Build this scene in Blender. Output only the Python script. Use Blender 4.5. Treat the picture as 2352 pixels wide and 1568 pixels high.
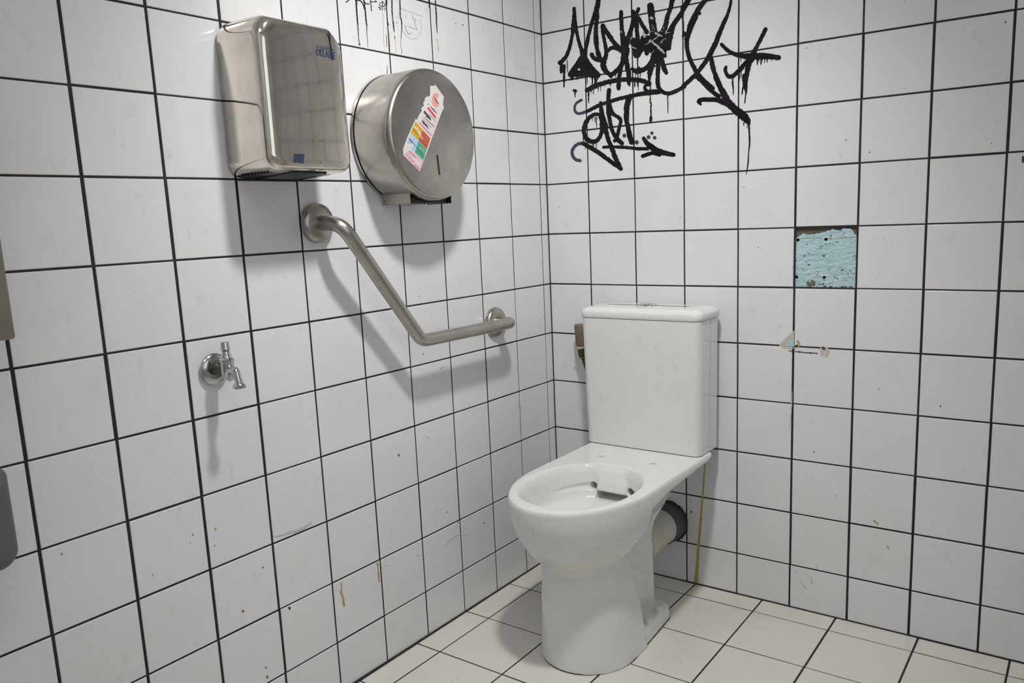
import bpy, bmesh, math, random
import numpy as np
from mathutils import Vector, Matrix
random.seed(7)
for o in list(bpy.data.objects): bpy.data.objects.remove(o, do_unlink=True)
SC = bpy.context.scene
COL = SC.collection
# ------------------------------------------------------------------ camera
S = 0.15                                  # one wall tile with its joint, metres
FPX, CXP, CYP = 1845.32482, 1176 + 42.93874, 784 + 38.59305
CAM = np.array([9.28907, -13.7962, 7.19162]) * S
yaw, pitch, roll = -0.62069, -0.17204, -0.04094
_d = np.array([math.sin(yaw)*math.cos(pitch), math.cos(yaw)*math.cos(pitch), math.sin(pitch)])
_r = np.cross(_d, [0, 0, 1]); _r /= np.linalg.norm(_r); _u = np.cross(_r, _d)
R_ = math.cos(roll)*_r + math.sin(roll)*_u
U_ = -math.sin(roll)*_r + math.cos(roll)*_u
cam_data = bpy.data.cameras.new('camera'); cam = bpy.data.objects.new('camera', cam_data); COL.objects.link(cam)
M = Matrix(((R_[0], U_[0], -_d[0], CAM[0]), (R_[1], U_[1], -_d[1], CAM[1]), (R_[2], U_[2], -_d[2], CAM[2]), (0, 0, 0, 1)))
cam.matrix_world = M
cam_data.sensor_width = 36; cam_data.lens = 36*FPX/2352
cam_data.shift_x = -42.93874/2352; cam_data.shift_y = 38.59305/2352
cam_data.clip_start = 0.02
SC.camera = cam
# ------------------------------------------------------------------ world, light level
w = bpy.data.worlds.new('world'); SC.world = w; w.use_nodes = True
w.node_tree.nodes['Background'].inputs[0].default_value = (0.8, 0.85, 1, 1)
w.node_tree.nodes['Background'].inputs[1].default_value = 0.02
SC.view_settings.view_transform = 'Standard'; SC.view_settings.look = 'None'
SC.view_settings.gamma = 1; SC.view_settings.use_curve_mapping = False
SC.view_settings.exposure = 0.0
LAMP_POS = (0.85, -1.05, 2.17)
LAMP_AIM = (0.15, -0.38, 0.48)
LAMP_WATT = 68.0
LAMP_COLOR = (1.0, 0.985, 0.965)
FILL_PANE_GLOW = 0.75
FILL_PANEL_GLOW = 3.6
ROOM_X, ROOM_Y, ROOM_Z = 1.95, -2.55, 2.32
ld = bpy.data.lights.new('spotlight', 'SPOT'); ld.energy = LAMP_WATT; ld.color = LAMP_COLOR
ld.spot_size = math.radians(98); ld.spot_blend = 1.0; ld.shadow_soft_size = 0.06
spot = bpy.data.objects.new('spotlight_beam', ld); COL.objects.link(spot)
spot.matrix_world = Matrix.Translation(LAMP_POS) @ (Vector(LAMP_AIM)-Vector(LAMP_POS)).to_track_quat('-Z', 'Y').to_matrix().to_4x4()
SKEW = -0.00539
# ------------------------------------------------------------------ helpers
def at(px, py, ax, v):
    """the point of the plane (axis ax = v) seen at a pixel of the photograph"""
    D = _d + (px-CXP)/FPX*R_ - (py-CYP)/FPX*U_
    t = (v-CAM[ax])/D[ax]
    return CAM + t*D
def at_left(px, py, off=0.0):
    # left wall leans by SKEW: x = SKEW*(-y)
    D = _d + (px-CXP)/FPX*R_ - (py-CYP)/FPX*U_
    t = (off - CAM[0] + SKEW*(-CAM[1]))/(D[0] + SKEW*D[1])
    return CAM + t*D
def ray_ok(): return True
def link(name, me, mats, parent=None):
    o = bpy.data.objects.new(name, me); COL.objects.link(o)
    for m in (mats if isinstance(mats, (list, tuple)) else [mats]): me.materials.append(m)
    if parent is not None:
        o.parent = parent
        pm = Matrix.Translation(parent_loc(parent)); o.matrix_parent_inverse = pm.inverted()
    return o
def parent_loc(p):
    l = Vector(p.location)
    return l
def thing(name, label, cat, loc=(0, 0, 0), group=None):
    o = bpy.data.objects.new(name, None); COL.objects.link(o); o.location = loc
    o.empty_display_size = 0.05
    o['label'] = label; o['category'] = cat
    if group: o['group'] = group
    return o
def structure(o): o['kind'] = 'structure'; return o
class MB:
    def __init__(s): s.v = []; s.f = []; s.mi = []
    def add(s, vs, fs, mi=0):
        b = len(s.v); s.v += [tuple(map(float, p)) for p in vs]
        s.f += [tuple(b+i for i in f) for f in fs]; s.mi += [mi]*len(fs)
    def box(s, a, b, mi=0):
        x0, y0, z0 = a; x1, y1, z1 = b
        s.add([(x0,y0,z0),(x1,y0,z0),(x1,y1,z0),(x0,y1,z0),(x0,y0,z1),(x1,y0,z1),(x1,y1,z1),(x0,y1,z1)],
              [(0,3,2,1),(4,5,6,7),(0,1,5,4),(1,2,6,5),(2,3,7,6),(3,0,4,7)], mi)
    def loft(s, secs, cap0=True, cap1=True, mi=0, closed=True, skip=None):
        n = len(secs[0]); vs = [p for sec in secs for p in sec]; fs = []
        for k in range(len(secs)-1):
            for i in range(n if closed else n-1):
                if skip and skip(k, i): continue
                j = (i+1) % n
                fs.append((k*n+i, k*n+j, (k+1)*n+j, (k+1)*n+i))
        if cap0: fs.append(tuple(reversed(range(n))))
        if cap1: fs.append(tuple((len(secs)-1)*n+i for i in range(n)))
        s.add(vs, fs, mi)
    def tube(s, pts, rad, n=20, cap=True, mi=0):
        pts = [Vector(p) for p in pts]
        if not isinstance(rad, (list, tuple)): rad = [rad]*len(pts)
        t0 = (pts[1]-pts[0]).normalized()
        up = Vector((0, 0, 1)) if abs(t0.z) < 0.9 else Vector((0, 1, 0))
        nn = t0.cross(up).normalized(); secs = []
        for k, p in enumerate(pts):
            a = pts[max(k-1, 0)]; b = pts[min(k+1, len(pts)-1)]
            t = (b-a)
            if t.length < 1e-9: t = t0
            t = t.normalized()
            nn = (nn - t*nn.dot(t)).normalized(); bb = t.cross(nn)
            secs.append([p + (nn*math.cos(2*math.pi*i/n) + bb*math.sin(2*math.pi*i/n))*rad[k] for i in range(n)])
        s.loft(secs, cap, cap, mi)
    def build(s, name, mats, parent=None, smooth=None, bevel=0, recalc=True):
        me = bpy.data.meshes.new(name); me.from_pydata(s.v, [], s.f)
        for p, m in zip(me.polygons, s.mi): p.material_index = m
        if recalc:
            bm = bmesh.new(); bm.from_mesh(me); bmesh.ops.recalc_face_normals(bm, faces=bm.faces); bm.to_mesh(me); bm.free()
        o = link(name, me, mats, parent)
        if bevel:
            md = o.modifiers.new('bevel', 'BEVEL'); md.width = bevel; md.segments = 3; md.limit_method = 'ANGLE'; md.angle_limit = 0.6
        if smooth is not None:
            for p in me.polygons: p.use_smooth = True
            me.set_sharp_from_angle(angle=math.radians(smooth))
        return o
def rrect(w0, w1, h0, h1, rad, n=8):
    """rounded rectangle outline, rad = (bottom-left, bottom-right, top-right, top-left)"""
    if not isinstance(rad, (list, tuple)): rad = [rad]*4
    out = []
    for (cx, cy, r, a0) in ((w0+rad[0], h0+rad[0], rad[0], math.pi), (w1-rad[1], h0+rad[1], rad[1], 1.5*math.pi),
                            (w1-rad[2], h1-rad[2], rad[2], 0), (w0+rad[3], h1-rad[3], rad[3], .5*math.pi)):
        for i in range(n+1):
            a = a0 + .5*math.pi*i/n; out.append((cx+r*math.cos(a), cy+r*math.sin(a)))
    return out
def round_path(pts, rad, n=10):
    """polyline with its inner corners rounded"""
    pts = [Vector(p) for p in pts]; out = [pts[0]]
    for i in range(1, len(pts)-1):
        a, b, c = pts[i-1], pts[i], pts[i+1]; r = rad[i-1] if isinstance(rad, (list, tuple)) else rad
        u = (a-b).normalized(); v = (c-b).normalized(); ang = u.angle(v); d = min(r/math.tan(ang/2), (a-b).length*.48, (c-b).length*.48) 
        p0 = b+u*d; p2 = b+v*d
        for k in range(n+1):
            t = k/n; out.append(p0*(1-t)**2 + b*2*t*(1-t) + p2*t*t)
    out.append(pts[-1]); return out
# ------------------------------------------------------------------ materials
def newmat(name):
    m = bpy.data.materials.new(name); m.use_nodes = True
    return m, m.node_tree, m.node_tree.nodes['Principled BSDF']
def N(t, kind, **kw):
    n = t.nodes.new(kind)
    for k, v in kw.items():
        if k in n.inputs.keys() if hasattr(n.inputs, 'keys') else False: n.inputs[k].default_value = v
        else: setattr(n, k, v)
    return n
def simple(name, col, rough=.5, metal=0.0, spec=.5, coat=0.0):
    m, t, b = newmat(name)
    b.inputs['Base Color'].default_value = (*col, 1); b.inputs['Roughness'].default_value = rough
    b.inputs['Metallic'].default_value = metal; b.inputs['Specular IOR Level'].default_value = spec
    b.inputs['Coat Weight'].default_value = coat; b.inputs['Coat Roughness'].default_value = .05
    return m
def mixcol(t, fac, a, b):
    n = t.nodes.new('ShaderNodeMix'); n.data_type = 'RGBA'
    if hasattr(fac, 'is_linked'): t.links.new(fac, n.inputs[0])
    else: n.inputs[0].default_value = fac
    for s, i in ((a, 6), (b, 7)):
        if hasattr(s, 'is_linked'): t.links.new(s, n.inputs[i])
        else: n.inputs[i].default_value = (*s, 1)
    return n.outputs[2]
def ramp(t, src, p0, p1, v0=0., v1=1.):
    n = t.nodes.new('ShaderNodeMapRange'); t.links.new(src, n.inputs[0])
    n.inputs[1].default_value = p0; n.inputs[2].default_value = p1; n.inputs[3].default_value = v0; n.inputs[4].default_value = v1
    return n.outputs[0]
def noise(t, scale, detail=3, vec=None, rough=.5):
    n = t.nodes.new('ShaderNodeTexNoise'); n.inputs['Scale'].default_value = scale; n.inputs['Detail'].default_value = detail
    n.inputs['Roughness'].default_value = rough
    if vec is not None: t.links.new(vec, n.inputs['Vector'])
    return n.outputs['Fac']
def coords(t, scale=(1, 1, 1)):
    c = t.nodes.new('ShaderNodeTexCoord'); mp = t.nodes.new('ShaderNodeMapping'); mp.inputs['Scale'].default_value = scale
    t.links.new(c.outputs['Object'], mp.inputs['Vector']); return mp.outputs['Vector']
def math_n(t, op, a, b=None):
    n = t.nodes.new('ShaderNodeMath'); n.operation = op
    for s, i in ((a, 0), (b, 1)):
        if s is None: continue
        if hasattr(s, 'is_linked'): t.links.new(s, n.inputs[i])
        else: n.inputs[i].default_value = s
    return n.outputs[0]
def dots(t, vec, scale, size, keep):
    """sparse little specks: 1 inside a speck"""
    v = t.nodes.new('ShaderNodeTexVoronoi'); v.inputs['Scale'].default_value = scale; t.links.new(vec, v.inputs['Vector'])
    near = math_n(t, 'LESS_THAN', v.outputs['Distance'], size)
    sp = t.nodes.new('ShaderNodeSeparateColor'); t.links.new(v.outputs['Color'], sp.inputs[0])
    k = math_n(t, 'LESS_THAN', sp.outputs[0], keep)
    return math_n(t, 'MULTIPLY', near, k)
def glazed(name, base, tint, rough=.09, speck=.5, dirt=.35):
    m, t, b = newmat(name); v = coords(t)
    col = mixcol(t, ramp(t, noise(t, 5, 4, v), .35, .75, 0, 1), base, tuple(c*.97 for c in base))
    col = mixcol(t, ramp(t, noise(t, 2.3, 5, v, .6), .52, .8, 0, dirt), col, tint)
    col = mixcol(t, ramp(t, noise(t, 260, 2, v), .3, .7, 0, .06), col, (.45, .44, .42))
    col = mixcol(t, ramp(t, noise(t, 34, 4, coords(t, (1, 1, .6)), .65), .60, .78, 0, .32), col, (.50, .46, .40))
    if speck:
        col = mixcol(t, math_n(t, 'MULTIPLY', dots(t, v, 26, .045, .16), .8), col, (.13, .06, .03))
        col = mixcol(t, math_n(t, 'MULTIPLY', dots(t, v, 55, .05, .07), .7), col, (.05, .05, .05))
        vs = coords(t, (1, 1, .35))
        col = mixcol(t, math_n(t, 'MULTIPLY', dots(t, vs, 19, .05, .10), .5), col, (.42, .27, .12))
    t.links.new(col, b.inputs['Base Color'])
    t.links.new(ramp(t, noise(t, 7, 4, v), .3, .7, rough*.8, rough*1.5), b.inputs['Roughness'])
    b.inputs['Specular IOR Level'].default_value = .5
    bp = t.nodes.new('ShaderNodeBump'); bp.inputs['Strength'].default_value = .05; bp.inputs['Distance'].default_value = .002
    t.links.new(noise(t, 30, 2, v), bp.inputs['Height']); t.links.new(bp.outputs[0], b.inputs['Normal'])
    return m
def groutmat(name, a, b_, lo=.5, hi=.72):
    m, t, b = newmat(name); v = coords(t)
    col = mixcol(t, ramp(t, noise(t, 9, 5, v, .65), lo, hi, 0, 1), a, b_)
    t.links.new(col, b.inputs['Base Color']); b.inputs['Roughness'].default_value = .8
    return m
def steel(name, col, rough, streak=(1, 1, 30), smudge=.15, bump=.0, wave=0, dot=.05):
    m, t, b = newmat(name); v = coords(t, streak); v1 = coords(t)
    c = mixcol(t, ramp(t, noise(t, 14, 5, v1, .6), .4, .7, 0, 1), col, tuple(x*.82 for x in col))
    c = mixcol(t, math_n(t, 'MULTIPLY', dots(t, v1, 40, dot, .08), .8), c, (.03, .02, .02))
    t.links.new(c, b.inputs['Base Color']); b.inputs['Metallic'].default_value = 1
    r1 = ramp(t, noise(t, 12, 6, v, .7), .3, .75, rough, rough+smudge)
    t.links.new(r1, b.inputs['Roughness'])
    if bump:
        bp = t.nodes.new('ShaderNodeBump'); bp.inputs['Strength'].default_value = bump; bp.inputs['Distance'].default_value = .0006
        t.links.new(noise(t, 90, 3, v), bp.inputs['Height']); t.links.new(bp.outputs[0], b.inputs['Normal'])
    if wave:
        bp = t.nodes.new('ShaderNodeBump'); bp.inputs['Strength'].default_value = wave; bp.inputs['Distance'].default_value = .01
        t.links.new(noise(t, 6, 1, v1), bp.inputs['Height']); t.links.new(bp.outputs[0], b.inputs['Normal'])
    return m
M_TILE = glazed('white_glazed_tile', (.80, .80, .81), (.66, .65, .60))
M_FLOOR = glazed('ivory_floor_tile', (.765, .74, .69), (.62, .57, .47), rough=.16, speck=.5, dirt=.6)
M_GROUT = groutmat('black_grout', (.012, .013, .018), (.035, .033, .03))
M_GROUTF = groutmat('dark_floor_grout', (.018, .014, .012), (.06, .045, .03))
M_CORNER = groutmat('brown_grout', (.022, .017, .013), (.07, .055, .035))
M_PLASTER = None
M_CER = glazed('white_ceramic', (.80, .80, .785), (.70, .68, .63), rough=.07, speck=0, dirt=.25)
M_DRYER = steel('polished_steel', (.80, .745, .675), .03, (1, 8, 1), .09, wave=.14)
M_DRUM = steel('brushed_steel', (.50, .47, .435), .23, (1, 1, 1), .10, .0, dot=.0)
M_RAIL = steel('satin_steel_bar', (.47, .44, .405), .26, (1, 1, 1), .12, .08)
M_CHROME = steel('old_chrome', (.62, .62, .62), .07, (1, 1, 1), .12)
M_BLACK = simple('black_plastic', (.008, .008, .009), .45)
M_DARK = simple('gap_shade', (.01, .01, .01), .8)
M_PAINT = simple('ceiling_paint', (.75, .75, .74), .8)
# ------------------------------------------------------------------ tiled surfaces
T8 = 0.008
def tiled(name, org, U, V, Nn, ul, vl, joint, mats, skip=None, cut=None, wide=None, tilt=.0012, seed=1):
    """real tiles with softened edges standing 1.5 mm proud of their grout, one mesh"""
    rnd = random.Random(seed); org, U, V, Nn = map(Vector, (org, U, V, Nn)); mb = MB()
    P = lambda u, v, n: org + U*u + V*v + Nn*n
    g = -0.0014
    for i in range(len(ul)-1):
        for j in range(len(vl)-1):
            u0, u1, v0, v1 = ul[i], ul[i+1], vl[j], vl[j+1]
            wl = wide(i) if wide else 1; wr = wide(i+1) if wide else 1; ju = joint*rnd.uniform(.85, 1.15)/2; jv = joint*rnd.uniform(.8, 1.15)/2
            if skip and skip(i, j):
                m_ = joint*.55
                for a, b, c, d in ((u0, v0, u1, v0+m_), (u0, v1-m_, u1, v1), (u0, v0+m_, u0+m_, v1-m_), (u1-m_, v0+m_, u1, v1-m_)):
                    mb.add([P(a, b, g), P(c, b, g), P(c, d, g), P(a, d, g)], [(0, 1, 2, 3)], 1)
                continue
            mb.add([P(u0, v0, g), P(u1, v0, g), P(u1, v1, g), P(u0, v1, g)], [(0, 1, 2, 3)], 1)
            a0, a1, b0, b1 = u0+(ju*wl if i else joint*.3), u1-ju*wr, v0+jv, v1-jv
            a0 += rnd.uniform(-1, 1)*.0003; a1 += rnd.uniform(-1, 1)*.0003; b0 += rnd.uniform(-1, 1)*.0003; b1 += rnd.uniform(-1, 1)*.0003
            if a1-a0 < .004 or b1-b0 < .004: continue
            tu = rnd.uniform(-1, 1)*tilt; tv = rnd.uniform(-1, 1)*tilt; uc, vc = (a0+a1)/2, (b0+b1)/2
            ring = cut(i, j, a0, a1, b0, b1) if cut else None
            if not ring: ring = [(a0, b0), (a1, b0), (a1, b1), (a0, b1)]
            zz = lambda u, v: (u-uc)*tu + (v-vc)*tv
            n = len(ring); secs = []
            for ins, dep in ((0, -T8), (0, -.0011), (.0005, -.0004), (.0013, 0.)):
                sec = []
                for (u, v) in ring:
                    du = max(-ins, min(ins, (uc-u)*1e3)); dv = max(-ins, min(ins, (vc-v)*1e3))
                    sec.append(P(u+du, v+dv, dep+zz(u, v)))
                secs.append(sec)
            mb.loft(secs, cap0=False, cap1=True, mi=0)
    o = mb.build(name, mats, smooth=None)
    structure(o); return o
ZR = [10.7423, 9.8124, 8.8324, 7.8526, 6.8597, 5.8462, 4.8288, 3.8148, 2.8029, 1.8044, 0.8126]
BC = [0.9789, 1.992, 2.997, 4.0172, 5.0185, 6.0246, 7.0316, 8.0593]
LC = [0.2308, 1.2224, 2.2233, 3.212, 4.2166, 5.222, 6.2262, 7.2068, 8.1891, 9.1749, 10.1611]
FL = [0.5132, 1.842, 3.1773, 4.5143, 5.8437, 7.1811]
FP = [0.4986, 1.8496, 3.1895, 4.5306]
def extend(l, step, top):
    l = [x*S for x in l]
    while l[-1] < top: l.append(l[-1]+step*S)
    l = [x for x in l if x < top-.02] + [top]
    return l
VL = [0.0] + extend(sorted(ZR), 1.0, ROOM_Z)
UB = [0.0] + extend(BC, 1.008, ROOM_X)
UL = [0.0] + extend(LC, 1.0, -ROOM_Y)
JW = .0039
# missing tile and the chipped tile on the back wall
hi, hj = 5, 6          # column between joints 5 and 6; rows counted from the floor
def hole(i, j): return i == 6-1 and j == VL_hole
VL_hole = min(range(len(VL)), key=lambda k: abs(VL[k]-ZR[5]*S))
u_h0, u_h1, v_h0, v_h1 = BC[4]*S, BC[5]*S, VL[VL_hole], VL[VL_hole+1]
chip_pts = [at(px, py, 1, 0) for px, py in ((1791, 795), (1806, 777), (1827, 764))]
def chip(i, j, a0, a1, b0, b1):
    if i == 4 and j == VL_hole-1:
        c = chip_pts
        return [(a0, b0), (c[0][0], b0), (c[1][0], c[1][2]), (a1, c[2][2]), (a1, b1), (a0, b1)]
wall_back = tiled('wall_back', (0, 0, 0), (1, 0, 0), (0, 0, 1), (0, -1, 0), UB, VL, JW, [M_TILE, M_GROUT], skip=hole, cut=chip, wide=lambda i: 1 if i < 5 else 1.35, seed=3)
wall_left = tiled('wall_left', (0, 0, 0), (SKEW*-1*-1, -1, 0), (0, 0, 1), (1, SKEW, 0), UL, VL, JW, [M_TILE, M_GROUT], wide=lambda i: .9 if i < 3 else 1.1 if i < 8 else 1.5, seed=5)
wall_right = tiled('wall_right', (ROOM_X, 0, 0), (0, -1, 0), (0, 0, 1), (-1, 0, 0), [k*.151 for k in range(int(-ROOM_Y/.151)+1)]+[-ROOM_Y], VL, JW, [M_TILE, M_GROUT], seed=8)
wall_front = tiled('wall_front', (0, ROOM_Y, 0), (1, 0, 0), (0, 0, 1), (0, 1, 0), UB, VL, JW, [M_TILE, M_GROUT], seed=9)
FU = [0.0] + extend(FL, 1.334, ROOM_X); FV = [0.0] + extend(FP, 1.343, -ROOM_Y)
floor = tiled('floor', (0, 0, 0), (1, 0, 0), (0, -1, 0), (0, 0, 1), FU, FV, .0042, [M_FLOOR, M_GROUTF], tilt=.002, seed=11)
# solid shell behind the tiles (keeps the light in)
mb = MB(); mb.box((-.06, ROOM_Y-.06, ROOM_Z), (ROOM_X+.06, .06, ROOM_Z+.06)); structure(mb.build('ceiling', M_PAINT))
# dark joint where the walls meet the floor and each other
mb = MB(); mb.box((0, -.0022, 0), (ROOM_X, .0, .0022)); mb.box((-.004, ROOM_Y, 0), (.0022, 0, .0022)); mb.box((-.001, -.0022, 0), (.0024, 0, ROOM_Z))
structure(mb.build('trim_1', M_CORNER))

# plaster left bare where the tile fell off
def plaster():
    m, t, b = newmat('pale_blue_plaster'); v = coords(t)
    c = mixcol(t, ramp(t, noise(t, 60, 5, v), .35, .7), (.40, .58, .62), (.50, .66, .69))
    k = math_n(t, 'GREATER_THAN', noise(t, 95, 4, coords(t, (1, 1, 1.3)), .6), .655)
    c = mixcol(t, k, c, (.12, .10, .075))
    t.links.new(c, b.inputs['Base Color']); b.inputs['Roughness'].default_value = .85
    bp = t.nodes.new('ShaderNodeBump'); bp.inputs['Strength'].default_value = .5; bp.inputs['Distance'].default_value = .0015
    t.links.new(noise(t, 190, 4, coords(t, (1, 1, 1.6)), .6), bp.inputs['Height']); t.links.new(bp.outputs[0], b.inputs['Normal'])
    return m
M_PLASTER = plaster(); M_MORTAR = groutmat('brown_mortar', (.10, .08, .055), (.17, .14, .11), .3, .7)
M_CREAM = simple('cream_edge', (.56, .51, .43), .8); M_PIT = simple('teal_drill_hole', (.008, .035, .045), .9)
def hnoise(x, y, s):
    def h(i, j):
        n = math.sin(i*127.1+j*311.7+s*74.7)*43758.5453; return n-math.floor(n)
    i, j = math.floor(x), math.floor(y); fx, fy = x-i, y-j; fx = fx*fx*(3-2*fx); fy = fy*fy*(3-2*fy)
    return (h(i, j)*(1-fx)+h(i+1, j)*fx)*(1-fy)+(h(i, j+1)*(1-fx)+h(i+1, j+1)*fx)*fy
mb = MB(); n = 190; W_, H_ = u_h1-u_h0, v_h1-v_h0; vs = []; pits = [(0.04, .795), (.50, .797), (.03, .175), (.485, .175)]
edge_pts = [(0, .83), (.06, .86), (.12, .90), (.2, .885), (.3, .88), (.4, .90), (.5, .93), (.62, .965), (.7, .93), (.78, .97), (.9, .96), (.95, .87), (1, .83)]
def edge(a):
    for k in range(len(edge_pts)-1):
        if edge_pts[k][0] <= a <= edge_pts[k+1][0]:
            f = (a-edge_pts[k][0])/(edge_pts[k+1][0]-edge_pts[k][0]); return edge_pts[k][1]*(1-f)+edge_pts[k+1][1]*f + (hnoise(a*40, 1, 3)-.5)*.02
    return .83
for j in range(n+1):
    for i in range(n+1):
        a, c = i/n, j/n
        y = .0065 - .0022*hnoise(a*9+c*5, c*26-a*6, 1) - .0012*hnoise(a*30, c*50, 2)
        if c > edge(a): y = .0085
        elif abs(c-.825-.006*math.sin(a*9)) < .008: y -= .0012
        for p in pits:
            if math.hypot((a-p[0])*W_, (c-p[1])*H_*1.05) < .0032: y = .022
        vs.append((u_h0+a*W_, y, v_h0+c*H_))
fs = []; mi = []
for j in range(n):
    for i in range(n):
        a, c = (i+.5)/n, (j+.5)/n; q = [j*(n+1)+i, j*(n+1)+i+1, (j+1)*(n+1)+i+1, (j+1)*(n+1)+i]
        mm = 0
        if c > edge(a): mm = 1
        elif abs(c-.825-.006*math.sin(a*9)) < .010 and hnoise(a*14, 3, 5) > .25: mm = 2
        elif hnoise(a*38, c*38, 4)+.5*hnoise(a*90, c*90, 5) > (.62 if math.hypot((a-.27)*.8, c-.07) < .062 else .72 if math.hypot((a-.66)*.6, c-.15) < .032 else .85 if math.hypot(a-.88, c-.26) < .04 else (.80 if a > .45 else 1.1) if c < .035 else .95 if a < .012 else 9) or math.hypot((a-.47)*.9, c-.525)+.012*hnoise(a*40, c*40, 3) < .024 or math.hypot(a-.47, c-.065)+.015*hnoise(a*50, c*50, 3) < .026 or math.hypot(a-.235, c-.385)+.02*hnoise(a*50, c*50, 8) < .027: mm = 1
        if any(math.hypot((a-p[0])*W_, (c-p[1])*H_*1.05) < .0040 for p in pits): mm = 3
        fs.append(tuple(q)); mi.append(mm)
mb.v = vs; mb.f = fs; mb.mi = mi
plaster_patch = mb.build('plaster_patch', [M_PLASTER, M_MORTAR, M_CREAM, M_PIT], wall_back, smooth=60, recalc=False)
plaster_patch['label'] = 'bare pale blue plaster with drill holes where one tile is missing'
mb = MB(); c = chip_pts; zb = VL[VL_hole-1]*0 + VL[VL_hole-1]
zb = VL[VL_hole-1]
x1 = BC[4]*S+.0015
P3 = lambda x, z, y=.0010: (x, y, z)
p_a, p_b, p_c = (c[0][0], zb), (c[1][0], c[1][2]), (x1, c[2][2]+.002)
mid = (x1-.0195, zb+.012)
mb.add([P3(p_a[0]-.003, zb-.001), P3(p_b[0]-.003, p_b[1]+.003), P3(x1+.0, p_c[1]+.004), P3(x1, zb+.021), P3(mid[0], mid[1]), P3(mid[0]-.002, zb-.001)], [(0, 1, 2, 3, 4, 5)], 0)
mb.add([P3(mid[0]-.002, zb-.001, .0006), P3(mid[0], mid[1], .0006), P3(x1, zb+.021, .0006), P3(x1+.0005, zb-.001, .0006)], [(0, 1, 2, 3)], 1)
mb.build('chip', [M_CREAM, M_PLASTER], wall_back)
# ------------------------------------------------------------------ marks on the walls (paint lies 0.3 mm on the glaze)
class Marks:
    def __init__(s, plane): s.plane = plane; s.mb = MB(); s.k = 0
    def pt(s, x, y):
        if s.plane == 'back': return at(x, y, 1, -.0006-s.k*2e-6)
        if s.plane == 'left': return at_left(x, y, .0006+s.k*2e-6)
        return at(x, y, 0, s.plane+s.k*2e-6)
    def stroke(s, pts, ox=0, oy=0, sc=1., rough=.0, cap=True, seed=0, mi=0):
        P = [(ox+p[0]/sc, oy+p[1]/sc, p[2]/sc/2) for p in pts]; s.k += 1
        if len(P) == 1: s.disc(*P[0], mi=mi); return
        R = []                                            # Catmull-Rom through the points
        for i in range(len(P)-1):
            p0, p1, p2, p3 = P[max(i-1, 0)], P[i], P[i+1], P[min(i+2, len(P)-1)]
            L = math.hypot(p2[0]-p1[0], p2[1]-p1[1]); m = max(2, int(L/2.2))
            for k in range(m):
                t = k/m
                R.append(tuple(.5*((2*p1[c]) + (-p0[c]+p2[c])*t + (2*p0[c]-5*p1[c]+4*p2[c]-p3[c])*t*t + (-p0[c]+3*p1[c]-3*p2[c]+p3[c])*t**3) for c in range(3)))
        R.append(P[-1]); rnd = random.Random(seed+len(pts)*7+int(P[0][0])); vs = []; fs = []
        for i, (x, y, h) in enumerate(R):
            a = R[max(i-1, 0)]; b = R[min(i+1, len(R)-1)]; dx, dy = b[0]-a[0], b[1]-a[1]; L = math.hypot(dx, dy) or 1
            nx, ny = -dy/L, dx/L; h1 = max(.15, h*(1+rnd.uniform(-rough, rough))); h2 = max(.15, h*(1+rnd.uniform(-rough, rough)))
            vs += [s.pt(x+nx*h1, y+ny*h1), s.pt(x-nx*h2, y-ny*h2)]
            if i: fs.append((2*i-2, 2*i-1, 2*i+1, 2*i))
        s.mb.add(vs, fs, mi)
        if cap: s.disc(*R[0], mi=mi); s.disc(*R[-1], mi=mi)
    def disc(s, x, y, r, n=14, mi=0):
        s.k += 1
        s.mb.add([s.pt(x+r*math.cos(2*math.pi*i/n), y+r*math.sin(2*math.pi*i/n)) for i in range(n)], [tuple(range(n))], mi)
    def poly(s, pts, ox=0, oy=0, sc=1., mi=0):
        s.k += 1; s.mb.add([s.pt(ox+x/sc, oy+y/sc) for x, y in pts], [tuple(range(len(pts)))], mi)
    def build(s, name, mats, parent): return s.mb.build(name, mats, parent, recalc=False)
def inkmat():
    m, t, b = newmat('black_marker_ink'); v = coords(t)
    c = mixcol(t, ramp(t, noise(t, 26, 4, v, .7), .5, .78), (.006, .0035, .0045), (.028, .018, .040))
    t.links.new(c, b.inputs['Base Color']); b.inputs['Roughness'].default_value = .38; b.inputs['Specular IOR Level'].default_value = .25
    return m
M_INK = inkmat(); M_INK2 = simple('violet_marker_ink', (.05, .04, .085), .4); M_SCUFF = simple('scuffed_ink', (.42, .42, .46), .5)
g = Marks('back'); A = dict(ox=1270, oy=0, sc=7.84); B_ = dict(ox=1540, oy=0, sc=7.84); C_ = dict(ox=1270, oy=180, sc=7.127); D_ = dict(ox=1540, oy=180, sc=7.127)
rg = .13
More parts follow.
